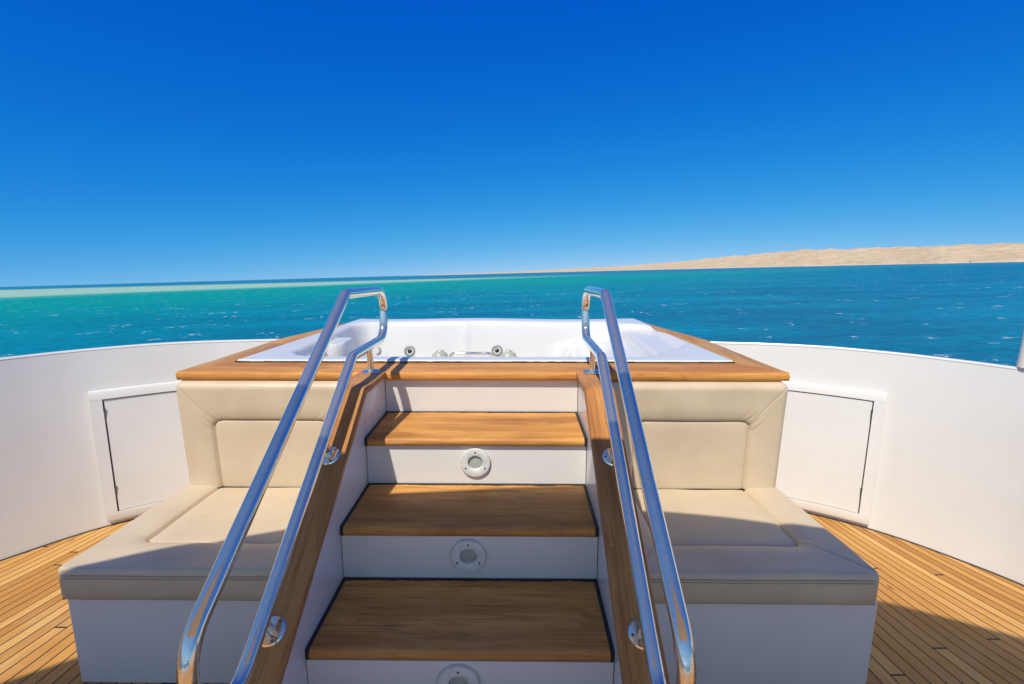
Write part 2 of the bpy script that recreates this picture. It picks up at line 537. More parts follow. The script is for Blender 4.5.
# side walls with their sloping teak caps
def slope(y): return -.597 - .636 * (1.404 - y)
KY = 1.404 - (.597 - .45) / -.636 * 1      # where the slope meets the level part
KY = 1.404 + (.597 - .45) / .636
for sgn in (-1, 1):
    ct = .026
    bm = bmesh.new()
    prof = [(1.93, ZD), (1.93, -.45 - ct - .001), (KY, -.45 - ct - .001), (.52, slope(.52) - ct * 1.18 - .001), (.52, ZD)]
    add_prism(bm, prof, sgn * .382, sgn * .455, 'x')
    S(bm, 'side_wall', M['gel'], None)
    # cap: rounded board following level part then slope
    bm = bmesh.new()
    line = fillet_path([(0, 1.884, -.452), (0, KY, -.45), (0, .49, slope(.49))], [0, .05, 0], closed=False, steps=6)
    x0, x1 = .369, .470
    sec = []
    r = .007
    for cx, cz, a0 in ((x1 - r, -r, 0), (x0 + r, -r, 90), (x0 + r, -ct + r, 180), (x1 - r, -ct + r, 270)):
        for k in range(4):
            a = math.radians(a0 + 30 * k); sec.append((cx + r * math.cos(a), cz + r * math.sin(a)))
    rings = []
    for i, p in enumerate(line):
        t0 = line[max(0, i - 1)]; t1 = line[min(len(line) - 1, i + 1)]
        tt = (t1 - t0).normalized(); nn = Vector((0, -tt.z, tt.y)); 
        if nn.z < 0: nn = -nn
        rings.append([bm.verts.new((sgn * sx, p.y + nn.y * sz, p.z + nn.z * sz)) for sx, sz in sec])
    fs = []
    for A, B in zip(rings, rings[1:]):
        for j in range(len(sec)):
            fs.append(bm.faces.new((A[j], A[(j + 1) % len(sec)], B[(j + 1) % len(sec)], B[j])))
    fs += [bm.faces.new(rings[0]), bm.faces.new(rings[-1][::-1])]
    bmesh.ops.recalc_face_normals(bm, faces=fs)
    S(bm, 'cap_board', M['teak_slope'], 40)
    for yy, xx in ((1.18, .385), (1.18, .452), (.74, .40), (1.50, .45)):
        bm = bmesh.new()
        nrm = Vector((0, -.537, .844))
        add_lathe(bm, [(0, .0008), (.005, .0008), (.0054, 0), (.0054, -.003)], (sgn * xx, yy, slope(yy)), nrm, 16)
        S(bm, 'plug', M['teak_x'], 40)

# step lights
def step_light(y, z, label):
    t = thing('step_light', label, 'light', (-.003, y, z), 'round step lights on the stair risers')
    bm = bmesh.new()
    add_lathe(bm, [(.0505, 0), (.0525, -.003), (.0525, -.008), (.0505, -.0115), (.047, -.0125), (.0285, -.0125), (.0262, -.0115), (.0245, -.008), (.024, .012), (.0, .012)], (0, 0, 0), (0, 1, 0), 48)
    obj('bezel', bm, M['lampwhite'], t, 30)
    bm = bmesh.new()
    add_lathe(bm, [(0, .010), (.012, .009), (.0235, -.001)], (0, 0, 0), (0, 1, 0), 32)
    obj('reflector', bm, M['reflector'], t, 60)
    bm = bmesh.new()
    add_lathe(bm, [(0, -.0055), (.010, -.005), (.019, -.0035), (.0238, -.001), (.0238, .001), (0, .003)], (0, 0, 0), (0, 1, 0), 32)
    obj('lens', bm, M['lens'], t, 60)
    for k in range(3):
        a = math.radians(90 + 120 * k)
        bm = bmesh.new()
        add_lathe(bm, [(0, -.0145), (.0022, -.0142), (.0034, -.0126), (.0034, -.010)], (.0385 * math.cos(a), 0, .0385 * math.sin(a)), (0, 1, 0), 14)
        obj('screw', bm, M['screw'], t, 50)
    return t
step_light(1.634, -.714, 'round white step light on the sunlit riser below the top tread')
step_light(1.3535, -.886, 'round white step light on the shaded riser between the middle and lower treads')
step_light(1.076, -1.053, 'round white step light cut off by the bottom edge, under the lowest visible tread')

# ------------------------------------------------------------------ handrails
def handrail(sgn, label):
    t = thing('handrail', label, 'handrail', (.427 if sgn > 0 else -.42, 1.862, -.45), 'polished steel stair handrails')
    def loc(y, z, x=0): return (x, y - 1.862, z + .45)
    poly = [loc(1.625, -.132), loc(2.10, -.152), loc(2.065, -.350), loc(1.66, -.347), loc(.83, -.890), loc(.69, -.690)]
    path = fillet_path(poly, [.035, .085, .075, .05, .085, .10], closed=True, steps=10)
    # resample long straight spans are fine as they are
    bm = bmesh.new(); add_tube(bm, path, .0170, 28, closed=True)
    obj('rail_tube', bm, M['chrome'], t, 180)
    # post on the level part of the cap
    bm = bmesh.new(); add_tube(bm, [loc(1.862, -.45), loc(1.855, -.345)], .0115, 20)
    obj('post', bm, M['chrome'], t, 40)
    bm = bmesh.new(); add_lathe(bm, [(.034, 0), (.034, .003), (.031, .0055), (.016, .0075), (.0, .0075)], loc(1.862, -.4497), (0, 0, 1), 36)
    fl = obj('flange', bm, M['chrome'], t, 30)
    nrm = Vector((0, -.537, .844))
    for y in (1.404, 1.003):
        p = Vector(loc(y, slope(y)))
        bm = bmesh.new(); add_lathe(bm, [(.033, .0002), (.033, .003), (.030, .006), (.014, .008), (.0, .008)], p, nrm, 36)
        fl = obj('flange', bm, M['chrome'], t, 30)
        for a in (0.9, 3.3, 5.2):
            u = Vector((1, 0, 0)); w = nrm.cross(u)
            c = p + (u * math.cos(a) + w * math.sin(a)) * .024 + nrm * .0058
            bm = bmesh.new(); add_lathe(bm, [(0, .0018), (.0028, .0016), (.0042, 0), (.0042, -.002)], c, nrm, 14)
            obj('screw', bm, M['screw'], fl, 50)
        bm = bmesh.new(); add_tube(bm, [p, p + nrm * .064], .0115, 20)
        obj('standoff', bm, M['chrome'], t, 40)
    return t
handrail(-1, 'polished steel handrail along the left side of the stairs')
handrail(1, 'polished steel handrail along the right side of the stairs')

# ------------------------------------------------------------------ benches
def sstep(a, b, x):
    t = np.clip((x - a) / (b - a), 0, 1); return t * t * (3 - 2 * t)

def pad_height(X, V, x0, x1, v0, v1, px0, px1, pv0, pv1, r_pan, rise, er, corner):
    """upholstered top: panel [px0,px1]x[pv0,..] sunk inside a bolster, rounded outer edges.
    v grows away from the joint edge; the joint edge (v=v0) is square"""
    # signed distance to the panel (rounded), negative inside
    cx, hx = (px0 + px1) / 2, (px1 - px0) / 2
    pv0e = v0 - .2
    cv, hv = (pv0e + pv1) / 2, (pv1 - pv0e) / 2
    qx = np.abs(X - cx) - (hx - r_pan); qv = np.abs(V - cv) - (hv - r_pan)
    d = np.hypot(np.maximum(qx, 0), np.maximum(qv, 0)) + np.minimum(np.maximum(qx, qv), 0) - r_pan
    bw = .125
    u = np.clip(d / bw, 0, 1)
    bol = rise * np.sqrt(np.clip(1 - (1 - np.clip(u / .55, 0, 1)) ** 2, 0, 1))
    inside = np.clip(-d / .05, 0, 1)
    pan = .006 * np.sqrt(1 - (1 - inside) ** 2) - .001
    h = np.where(d > 0, bol, pan)
    h -= .004 * np.exp(-(d / .0035) ** 2)
    # outer edges
    e = np.minimum(np.minimum(X - x0, x1 - X), v1 - V)
    # rounded outer corners in plan
    ccx = np.where(X > (x0 + x1) / 2, x1 - corner, x0 + corner)
    inx = np.where(X > (x0 + x1) / 2, X - ccx, ccx - X); inv = V - (v1 - corner)
    both = (inx > 0) & (inv > 0)
    e = np.where(both, corner - np.hypot(inx, inv), e)
    ee = np.clip(e, 0, er)
    h -= er - np.sqrt(np.clip(er * er - (er - ee) ** 2, 0, None))
    # mitre seams from the panel corners to the outer corners
    for pxx, oxx in ((px0, x0), (px1, x1)):
        ax_, av_ = pxx + (r_pan * .3 if pxx == px0 else -r_pan * .3), pv1 - r_pan * .3
        bx_, bv_ = oxx, v1
        L = math.hypot(bx_ - ax_, bv_ - av_); ux, uv_ = (bx_ - ax_) / L, (bv_ - av_) / L
        s = (X - ax_) * ux + (V - av_) * uv_; dd = (X - ax_) * -uv_ + (V - av_) * ux
        m = sstep(.0, .02, s) * (1 - sstep(L - .02, L, s))
        h -= .0022 * np.exp(-(dd / .0028) ** 2) * m
        # soft pull wrinkles where the bolster turns
        pul = np.exp(-(s / .05) ** 2) * (d > 0)
        h += .0016 * np.sin(dd * 260 + 1.0) * pul * np.exp(-(dd / .035) ** 2)
    # gentle irregularity
    n = np.zeros_like(X)
    for f, a in ((7.0, .0016), (15.0, .0007)):
        n += a * np.sin(X * f * 2.1 + V * f * .7 + f) * np.sin(V * f * 1.7 - X * f * .4)
    return h + n, e

def bench(sgn, label):
    t = thing('bench', label, 'bench', (sgn * .825, 1.60, ZD), 'cream benches beside the stairs')
    L0 = Vector(t.location)
    xi, xo = .4565, 1.200               # inner and outer sides
    lo, hi = (xi, xo) if sgn > 0 else (-xo, -xi)
    yF, yB = 1.31, 1.90
    def fin(bm, name, mat, sm=35, parent=t):
        bmesh.ops.translate(bm, verts=bm.verts, vec=-L0)
        return obj(name, bm, mat, parent, sm)
    bm = bmesh.new(); add_box(bm, lo, hi, yF + .002, yB, ZD - .004, -1.0, bev=.012, seg=3)
    fin(bm, 'base', M['gel'])
    # a function building a pad as grid + skirt
    def pad(name, x0, x1, v0, v1, px0, px1, pv1, base_t, rise, to3d, er=.03, n=(150, 130)):
        nx_, nv_ = n
        def dense(a, b, n_, k):
            q = np.linspace(0, 1, n_)
            q = q + 0.0
            return a + (b - a) * q
        xs = dense(x0, x1, nx_, 1); vs = dense(v0, v1, nv_, 1)
        # finer rows at the outer rims
        xs = np.unique(np.concatenate([xs, x0 + er * (1 - np.cos(np.linspace(0, math.pi / 2, 9))), x1 - er * (1 - np.cos(np.linspace(0, math.pi / 2, 9)))]))
        vs = np.unique(np.concatenate([vs, v1 - er * (1 - np.cos(np.linspace(0, math.pi / 2, 9)))]))
        X, V = np.meshgrid(xs, vs)
        cor = .03
        H, e = pad_height(X, V, x0, x1, v0, v1, px0, px1, v0, pv1, .035, rise, er, cor)
        # round the plan corners by pulling outside points onto the arc
        ccx = np.where(X > (x0 + x1) / 2, x1 - cor, x0 + cor); ddx = X - ccx; ddv = V - (v1 - cor)
        out = (np.where(X > (x0 + x1) / 2, ddx, -ddx) > 0) & (ddv > 0)
        rr = np.hypot(ddx, ddv)
        k = np.where(out & (rr > cor), cor / np.maximum(rr, 1e-6), 1)
        Xp = np.where(out, ccx + ddx * k, X); Vp = np.where(out, (v1 - cor) + ddv * k, V)
        H = base_t + H
        rows, cols = X.shape
        # skirt down to 0 around the border
        border = [(0, j) for j in range(cols)] + [(i, cols - 1) for i in range(1, rows)] + [(rows - 1, j) for j in range(cols - 2, -1, -1)] + [(i, 0) for i in range(rows - 2, 0, -1)]
        co = [to3d(Xp[i, j], Vp[i, j], H[i, j]) for i in range(rows) for j in range(cols)]
        faces = []
        for i in range(rows - 1):
            for j in range(cols - 1):
                a = i * cols + j
                faces.append((a, a + 1, a + cols + 1, a + cols))
        nb = len(border); base = len(co)
        levels = [.75, .4, .12, 0.0]
        for li, fr in enumerate(levels):
            for (i, j) in border:
                sx = Xp[i, j]; sv = Vp[i, j]
                bul = .004 * math.sin(math.pi * (1 - fr)) if fr > 0 else -.006
                cx_, cv_ = (x0 + x1) / 2, (v0 + v1) / 2
                # push out along the border normal
                ox = (1 if sx > x1 - .002 else -1 if sx < x0 + .002 else 0) * bul
                ov = (1 if sv > v1 - .002 else 0) * bul
                co.append(to3d(sx + ox, sv + ov, H[i, j] * fr))
        prev = [i * cols + j for i, j in border]
        for li in range(len(levels)):
            cur = [base + li * nb + k for k in range(nb)]
            for k in range(nb):
                faces.append((prev[k], cur[k], cur[(k + 1) % nb], prev[(k + 1) % nb]))
            prev = cur
        faces.append(tuple(prev))
        me = bpy.data.meshes.new(name)
        me.from_pydata([tuple(Vector(c) - L0) for c in co], [], faces)
        bm2 = bmesh.new(); bm2.from_mesh(me); bmesh.ops.recalc_face_normals(bm2, faces=bm2.faces); bm2.to_mesh(me); bm2.free()
        me.polygons.foreach_set('use_smooth', [True] * len(me.polygons))
        me.set_sharp_from_angle(angle=math.radians(60))
        me.materials.append(M['leather'])
        return link(bpy.data.objects.new(name, me), t)
    b = .134
    # seat: v measured from the back joint (y=1.868) towards the front
    yj = 1.872; so, si = (1.184 if sgn > 0 else 1.200), .462
    x0, x1 = (si, so) if sgn > 0 else (-so, -si)
    seat = pad('seat_cushion', x0, x1, 0, yj - 1.287, x0 + b, x1 - b, yj - 1.462, .060, .017,
               lambda x, v, h: (x, yj - v, -.998 + h * (1 + .30 * v / .58)), er=.016)
    # backrest: v measured upwards from the seat; leans forward-most face at y about 1.87
    zj = -.933
    bo, bi = (1.192 if sgn > 0 else 1.200), .474
    x0, x1 = (bi, bo) if sgn > 0 else (-bo, -bi)
    back = pad('backrest', x0, x1, 0, .439, x0 + b, x1 - b, .283, .050, .020,
               lambda x, v, h: (x * (.990 + .010 * v / .433), 1.935 - h, zj + v))
    # stitch lines round the front of the seat
    for dz in (0, -.0085):
        bm = bmesh.new()
        pts = []
        z = -.998 + .081 + dz
        xa, xb = (si, so) if sgn > 0 else (-so, -si)
        for k in range(41):
            u = k / 40
            pts.append((xa + .016 + (xb - xa - .032) * u, 1.287 + .006 * max(0, abs(2 * u - 1) - .95) / .05 - .0016 - .0012 * math.sin(math.pi * 1) , z + .0008 * math.sin(u * 9)))
        add_tube(bm, pts, .0013, 8)
        bmesh.ops.translate(bm, verts=bm.verts, vec=-L0)
        obj('seam', bm, M['thread'], seat, 180)
    return t
bench(-1, 'cream leather bench with white base, left of the stairs')
bench(1, 'cream leather bench with white base, right of the stairs')

# ------------------------------------------------------------------ hot tub
tub = thing('hot_tub', 'white sunken hot tub with a teak surround at the head of the stairs', 'hot tub', (0, 2.6, ZD))
TL = Vector(tub.location)
def Tb(bm, name, mat, sm=35, parent=tub):
    bmesh.ops.translate(bm, verts=bm.verts, vec=-TL)
    return obj(name, bm, mat, parent, sm)
ZT = -.457; TH = .035
bm = bmesh.new()
add_prism(bm, [(-1.165, 1.937), (1.165, 1.937), (1.13, 2.66), (.95, 3.36), (-.98, 3.36), (-1.13, 2.66)], ZD - .02, ZT - TH - .002, 'z')
bmesh.ops.delete(bm, geom=[f for f in bm.faces if all(v.co.z > ZT - TH - .01 for v in f.verts)], context='FACES_ONLY')
Tb(bm, 'cabinet', M['gel'], None)
# teak frame
def plank(pts, mat, name='teak_plank', th=.035, bev=.012):
    bm = bmesh.new()
    add_prism(bm, pts, ZT - th, ZT, 'z')
    bmesh.ops.bevel(bm, geom=[e for e in bm.edges if abs(e.verts[0].co.z - e.verts[1].co.z) < 1e-6 and e.verts[0].co.z > ZT - .001 or False], offset=bev * .5, segments=3, affect='EDGES', profile=.5)
    return Tb(bm, name, mat, 30)
def front_plank():
    bm = bmesh.new()
    th = TH
    xo, xi, yf, yb = 1.194, 1.0575, 1.886, 2.072
    n = 9
    sec = [(yb, ZT)]
    for k in range(n + 1):
        a = math.pi * k / n
        sec.append((yf + .016 - .016 * math.sin(a) ** .7, ZT - th / 2 + th / 2 * math.cos(a)))
    sec.append((yb, ZT - th))
    def end(sg):
        return [bm.verts.new((sg * (xo + (xi - xo) * max(0, (y - yf - .016)) / (yb - yf - .016) - (0.0 if 1 else 0)), y, z)) for y, z in sec]
    A, B = end(-1), end(1)
    fs = [bm.faces.new(A), bm.faces.new(B[::-1])]
    for i in range(len(sec)):
        j = (i + 1) % len(sec)
        fs.append(bm.faces.new((A[i], B[i], B[j], A[j])))
    bmesh.ops.recalc_face_normals(bm, faces=fs)
    return Tb(bm, 'front_plank', M['teak_x'], 30)
front_plank()
gp = .0016
def outer(y): return float(np.interp(y, [1.868, 2.1, 2.65, 3.0, 3.38], [1.194, 1.178, 1.148, 1.06, .972]))
def inner(y): return float(np.interp(y, [2.072, 3.40], [1.0575, .935]))
for sg in (-1, 1):
    yj = 2.52
    a = [(sg * (outer(1.868) + .0005), 1.902 + gp), (sg * outer(2.1), 2.1), (sg * outer(yj), yj), (sg * inner(yj), yj), (sg * inner(2.072), 2.072 + gp)]
    plank(a, M['teak_y'], 'side_plank')
    ysamp = [yj + gp, 2.65, 2.8, 3.0, 3.2, 3.38]
    b = [(sg * outer(y), y) for y in ysamp] + [(sg * inner(3.38), 3.38), (sg * inner(yj + gp), yj + gp)]
    plank(b, M['teak_y'], 'side_plank')
plank([(-.985, 3.382), (.985, 3.382), (.955, 3.47), (-.955, 3.47)], M['teak_x'], 'rear_plank')
# dark bedding line between the shell lip and the teak
# acrylic shell as one moulded surface
def sd_rrect(x, y, x0, x1, y0, y1, r):
    cx, cy = (x0 + x1) / 2, (y0 + y1) / 2; hx, hy = (x1 - x0) / 2 - r, (y1 - y0) / 2 - r
    qx, qy = np.abs(x - cx) - hx, np.abs(y - cy) - hy
    return np.hypot(np.maximum(qx, 0), np.maximum(qy, 0)) + np.minimum(np.maximum(qx, qy), 0) - r
nyt, nxt = 260, 300
v = np.linspace(0, 1, nyt)
v = np.sort(np.concatenate([v, np.linspace(0, .02, 20)[1:-1], np.linspace(.90, 1, 30)[1:-1]])); nyt = len(v)
yt = 2.066 + v * (3.376 - 2.066)
u = np.linspace(-1, 1, nxt)
Yt = np.repeat(yt[:, None], nxt, 1)
Xt = u[None, :] * (np.array([inner(max(y, 2.072)) for y in yt])[:, None] - .003)
RIM = -.446
# rim: back rises a little with a scalloped head rest line
rim = RIM + .006 * sstep(2.9, 3.25, Yt) + .004 * np.cos((Xt + .12) * 5.2) * sstep(2.9, 3.2, Yt)
Zt = rim.copy()
d_main = sd_rrect(Xt, Yt, -.90, .80, 2.175, 3.245, .16)           # basin
wall_w = np.where(Yt > 2.9, .06, .05)
def soft_ramp(t, k=.09):
    a = .5 * (t + np.sqrt(t * t + k * k)) ; b = 1 - a
    return 1 - .5 * (b + np.sqrt(b * b + k * k))
Zt = Zt - .44 * np.clip(soft_ramp(-d_main / .13), 0, 1)
shelf = sd_rrect(Xt, Yt, -.52, .26, 3.075, 3.5, .05)
Zt = np.maximum(Zt, np.where(shelf < 0, -.672, -2.0))
d_deep = sd_rrect(Xt, Yt, -.58, .34, 2.36, 2.98, .14)
Zt = Zt - .22 * sstep(.0, 1.0, -d_deep / .07)
# soft vertical ribs on the back wall and a lounge on the starboard side
lounge = sd_rrect(Xt, Yt, .36, .99, 2.28, 3.16, .22)
low = np.maximum(Zt, -.475 - .10 * sstep(.95, .42, Xt))
Zt = np.where(Xt > .30, Zt + (np.maximum(Zt, low) - Zt) * sstep(.30, .50, Xt), Zt)
Zt = Zt - .028 * sstep(0, 1, -lounge / .05)
# port seat with raised head rest block
hr = sd_rrect(Xt, Yt, -1.02, -.80, 2.62, 2.84, .05)
Zt = np.where(True, np.maximum(Zt, (RIM - .035) - .40 * sstep(0, 1, hr / .03)), Zt)
hr2 = sd_rrect(Xt, Yt, -1.02, -.86, 2.20, 2.46, .05)
Zt = np.maximum(Zt, (RIM - .055) - .40 * sstep(0, 1, hr2 / .03))
for xr in (-.20, .60, -.78):
    Zt += .03 * np.exp(-((Xt - xr) / .035) ** 2) * sstep(3.05, 3.18, Yt) * (1 - sstep(3.20, 3.27, Yt))
# outer lip rolls down onto the teak
edge = np.minimum(np.minimum(Yt - yt[0], yt[-1] - Yt), (1 - np.abs(u)[None, :]) * 1.0)
er = .008
ee = np.clip(edge, 0, er); Zt -= er - np.sqrt(np.clip(er * er - (er - ee) ** 2, 0, None))
# skirt rows
Xs = np.pad(Xt, 1, mode='edge'); Ys = np.pad(Yt, 1, mode='edge'); Zs = np.pad(Zt, 1, mode='edge')
Zs[0, :] = Zs[-1, :] = ZT - .03; Zs[:, 0] = Zs[:, -1] = ZT - .03
sh = sheet('shell', Xs - TL.x, Ys - TL.y, Zs - TL.z, M['acrylic'], tub, smooth=60)
bm = bmesh.new()
nseg = 70
for i in range(nseg):
    x0 = -1.056 + 2.112 * i / nseg; x1 = -1.056 + 2.112 * (i + 1) / nseg
    add_box(bm, x0, x1, 2.0645 - .004 - .003 * random.random(), 2.0655, ZT - .004, ZT + .0035 + .002 * random.random())
Tb(bm, 'sealant', M['caulk'], None)
def surf_z(x, y):
    i = int(np.argmin(np.abs(yt - y))); j = int(np.argmin(np.abs(Xt[i] - x))); return float(Zt[i, j])
def back_wall_y(x, z):
    j = int(nxt * .5 + x / 1.0 * nxt * .5); j = min(max(j, 0), nxt - 1)
    col = Zt[:, j]; k = [i for i in range(nyt) if yt[i] > 3.0 and col[i] > z]
    return float(yt[k[0]]) if k else 3.2
def jet(x, z, r):
    y = back_wall_y(x, z) - .002
    bm = bmesh.new()
    ax = Vector((0, -1, .35)).normalized()
    add_lathe(bm, [(r, -.012), (r, .004), (r * .93, .009), (r * .66, .010), (r * .6, .004), (r * .58, -.01)], (x, y, z), ax, 32)
    j = Tb(bm, 'jet', M['jetring'], 40)
    bm = bmesh.new()
    add_lathe(bm, [(r * .585, -.004), (r * .45, .001), (r * .2, .007), (0, .008)], (x, y, z), ax, 24)
    Tb(bm, 'jet_core', M['steel_dark'], 40, j)
jet(-.56, -.630, .037); jet(.010, -.626, .037); jet(-.775, -.628, .030)
for x in (-.352, .085):
    y = 3.12; z = surf_z(x, y)
    bm = bmesh.new()
    add_lathe(bm, [(.054, -.05), (.054, .010), (.048, .030), (.032, .044), (.024, .048), (.020, .057), (0, .059)], (x, y, -.668 + .003), (0, 0, 1), 28)
    Tb(bm, 'valve_knob', M['knob'], 40)
bm = bmesh.new()
add_tube(bm, fillet_path([(-.28, 3.17, -.70), (-.28, 3.10, -.628), (-.02, 3.10, -.628), (-.02, 3.17, -.70)], [0, .03, .03, 0], closed=False), .012, 16)
Tb(bm, 'grip_bar', M['chrome'], 180)

# ------------------------------------------------------------------ unseen hardtop (shades the foreground, kept short aft for bounced sunlight) and its pillar
roof = thing('hardtop', 'white arched hardtop overhead, shading the front of the stairs and benches', 'roof', (0, -.2, .75))
bm = bmesh.new()
def edge_y(x): return .548 - .070 * x - .198 * x * x - .032 * math.exp(-((x + .45) / .4) ** 2)
fr = []
N = 60
poly = [(-2.45 + 4.9 * k / N, edge_y(-2.45 + 4.9 * k / N)) for k in range(N + 1)] + [(2.45, -.95), (-2.45, -.95)]
add_prism(bm, poly, .75, .86, 'z')
bmesh.ops.translate(bm, verts=bm.verts, vec=-Vector(roof.location))
bmesh.ops.bevel(bm, geom=[e for e in bm.edges if abs(e.verts[0].co.z - e.verts[1].co.z) < 1e-6], offset=.02, segments=2, affect='EDGES')
obj('roof_panel', bm, M['roof'], roof, 35)
pil = thing('roof_pillar', 'pale upright pillar on the starboard bulwark at the right edge', 'pillar', (2.235, 1.98, -.457))
bm = bmesh.new()
PY = [Vector((2.194, 1.985, -.458)), Vector((2.238, 1.985, .05)), Vector((2.24, 1.75, .38)), Vector((2.27, .95, .66)), Vector((2.30, -.20, .765))]
pts = []
for i in range(len(PY) - 1):
    p0, p1, p2, p3 = PY[max(i - 1, 0)], PY[i], PY[i + 1], PY[min(i + 2, len(PY) - 1)]
    for k in range(8):
        q = k / 8
        pts.append(.5 * (2 * p1 + (p2 - p0) * q + (2 * p0 - 5 * p1 + 4 * p2 - p3) * q * q + (3 * p1 - p0 - 3 * p2 + p3) * q ** 3))
pts.append(PY[-1])
add_tube(bm, pts, .032, 20)
bmesh.ops.translate(bm, verts=bm.verts, vec=-Vector(pil.location))
obj('shaft', bm, M['roof'], pil, 60)
# hull under the deck
HZ = ZD - .045
half = [(2.9, -5.0), (2.9, 0.0), (2.72, 1.0), (2.45, 1.8), (2.1, 2.5), (1.75, 3.1), (1.2, 4.2), (.6, 5.3), (.12, 6.0)]
ring = half + [(-x, y) for x, y in half[::-1]]
bm = bmesh.new()
levels = [(HZ, 1.0, 0), (HZ - 1.2, .96, -.1), (HZ - 3.2, .82, -.5), (HZ - 6.5, .5, -1.4)]
rs = [[bm.verts.new((x * k, y + (dy if y > 1 else 0), z)) for x, y in ring] for z, k, dy in levels]
fs = [bm.faces.new(rs[0]), bm.faces.new(rs[-1][::-1])]
for A, B in zip(rs, rs[1:]):
    for i in range(len(ring)):
        j = (i + 1) % len(ring); fs.append(bm.faces.new((A[i], A[j], B[j], B[i])))
bmesh.ops.recalc_face_normals(bm, faces=fs)
hull = obj('hull', bm, M['gel'], None, 30)
struct(hull)

# ------------------------------------------------------------------ boat -> world (bow slightly up, heeled to port)
F = 499.61
def basis(yaw, pitch, roll):
    fw = Vector((math.sin(yaw) * math.cos(pitch), math.cos(yaw) * math.cos(pitch), -math.sin(pitch)))
    r = Vector((math.cos(yaw), -math.sin(yaw), 0)); u = r.cross(fw)
    r2 = r * math.cos(roll) + u * math.sin(roll); u2 = u * math.cos(roll) - r * math.sin(roll)
    m = Matrix((r2, u2, -fw)).transposed()
    return m.to_4x4()
EYE = 7.0
SLOPE = -.0279                                # image slope of the sea horizon
pit = math.atan((287 + SLOPE * 512 - 342) / F) * -1
CW = Matrix.Translation((0, 0, EYE)) @ basis(0, pit, math.atan(SLOPE) )
CB = Matrix.Translation((.14161, 0, 0)) @ basis(math.radians(-.618), math.radians(10.1148), math.radians(-.0285))
BOAT = CW @ CB.inverted()
for o in list(COL.objects):
    if o.parent is None:
        o.matrix_world = BOAT @ (Matrix.Translation(o.location) @ o.rotation_euler.to_matrix().to_4x4())

# ------------------------------------------------------------------ sea
def sea_mat():
    t = NT('sea_water')
    oc = t.obco()
    sep = t.n('ShaderNodeSeparateXYZ'); t.l(oc, sep.inputs[0])
    X, Y = sep.outputs[0], sep.outputs[1]
    wob = t.math('MULTIPLY_ADD', t.noise(t.mapping(oc, (.004, .004, 1)), 1.0, 4, .55), 2.0, -1.0)
    q = t.math('SUBTRACT', Y, t.math('MULTIPLY', X, 1.14))
    q = t.math('ADD', q, t.math('MULTIPLY', wob, 160.0))
    p2 = t.math('ADD', t.math('ADD', Y, t.math('MULTIPLY', X, .305)), t.math('MULTIPLY', wob, 120.0))
    deep = t.mix(t.smooth(t.noise(t.mapping(oc, (.02, .05, 1)), 1.0, 4, .6), .35, .7), (.000, .145, .25, 1), (.000, .245, .36, 1))
    c = t.mix(t.smooth(q, -20, 430), deep, (.0, .325, .235, 1))
    c = t.mix(t.smooth(q, 520, 760), c, (.16, .50, .33, 1))
    c = t.mix(t.smooth(q, 640, 800), c, (.42, .62, .40, 1))
    c = t.mix(t.smooth(p2, 640, 980), c, (.02, .22, .30, 1))
    # small scale light and dark
    rip = t.noise(t.mapping(oc, (.45, .9, 1)), 1.0, 6, .72)
    c = t.mix(t.math('MULTIPLY', t.smooth(rip, .42, .60), .8), c, t.mix(1.0, c, (.55, .62, .7, 1), 'MULTIPLY'))
    # foam on breaking crests
    f1 = t.noise(t.mapping(oc, (.10, .13, 1)), 1.0, 2, .5)
    f2 = t.noise(t.mapping(oc, (.55, .75, 1)), 1.0, 5, .7)
    foam = t.math('MULTIPLY', t.smooth(f1, .60, .69), t.smooth(f2, .57, .64))
    g1 = t.noise(t.mapping(oc, (.16, .07, 1), (31, 7, 0)), 1.0, 2, .5); g2 = t.noise(t.mapping(oc, (1.0, .45, 1), (3, 9, 0)), 1.0, 4, .65)
    foam = t.math('MAXIMUM', foam, t.math('MULTIPLY', t.smooth(g1, .60, .66), t.smooth(g2, .60, .66)))
    c = t.mix(foam, c, (.80, .84, .85, 1))
    t.l(c, t.b.inputs['Base Color'])
    t.l(t.math('MULTIPLY_ADD', foam, .5, .28), t.b.inputs['Roughness'])
    t.b.inputs['IOR'].default_value = 1.333
    t.b.inputs['Specular IOR Level'].default_value = .04
    h = t.math('ADD', t.math('MULTIPLY', t.noise(t.mapping(oc, (.22, .5, 1)), 1.0, 3, .55), 1.0),
               t.math('MULTIPLY', t.noise(t.mapping(oc, (1.3, 2.6, 1)), 1.0, 4, .6), .32))
    t.bump(h, 1.0, .75)
    return t.m
bm = bmesh.new()
R = 60000.0
vs = [bm.verts.new((x, y, 0)) for x, y in ((-R, -2000), (R, -2000), (R, R), (-R, R))]
bm.faces.new(vs)
sea = struct(obj('sea', bm, sea_mat(), None))

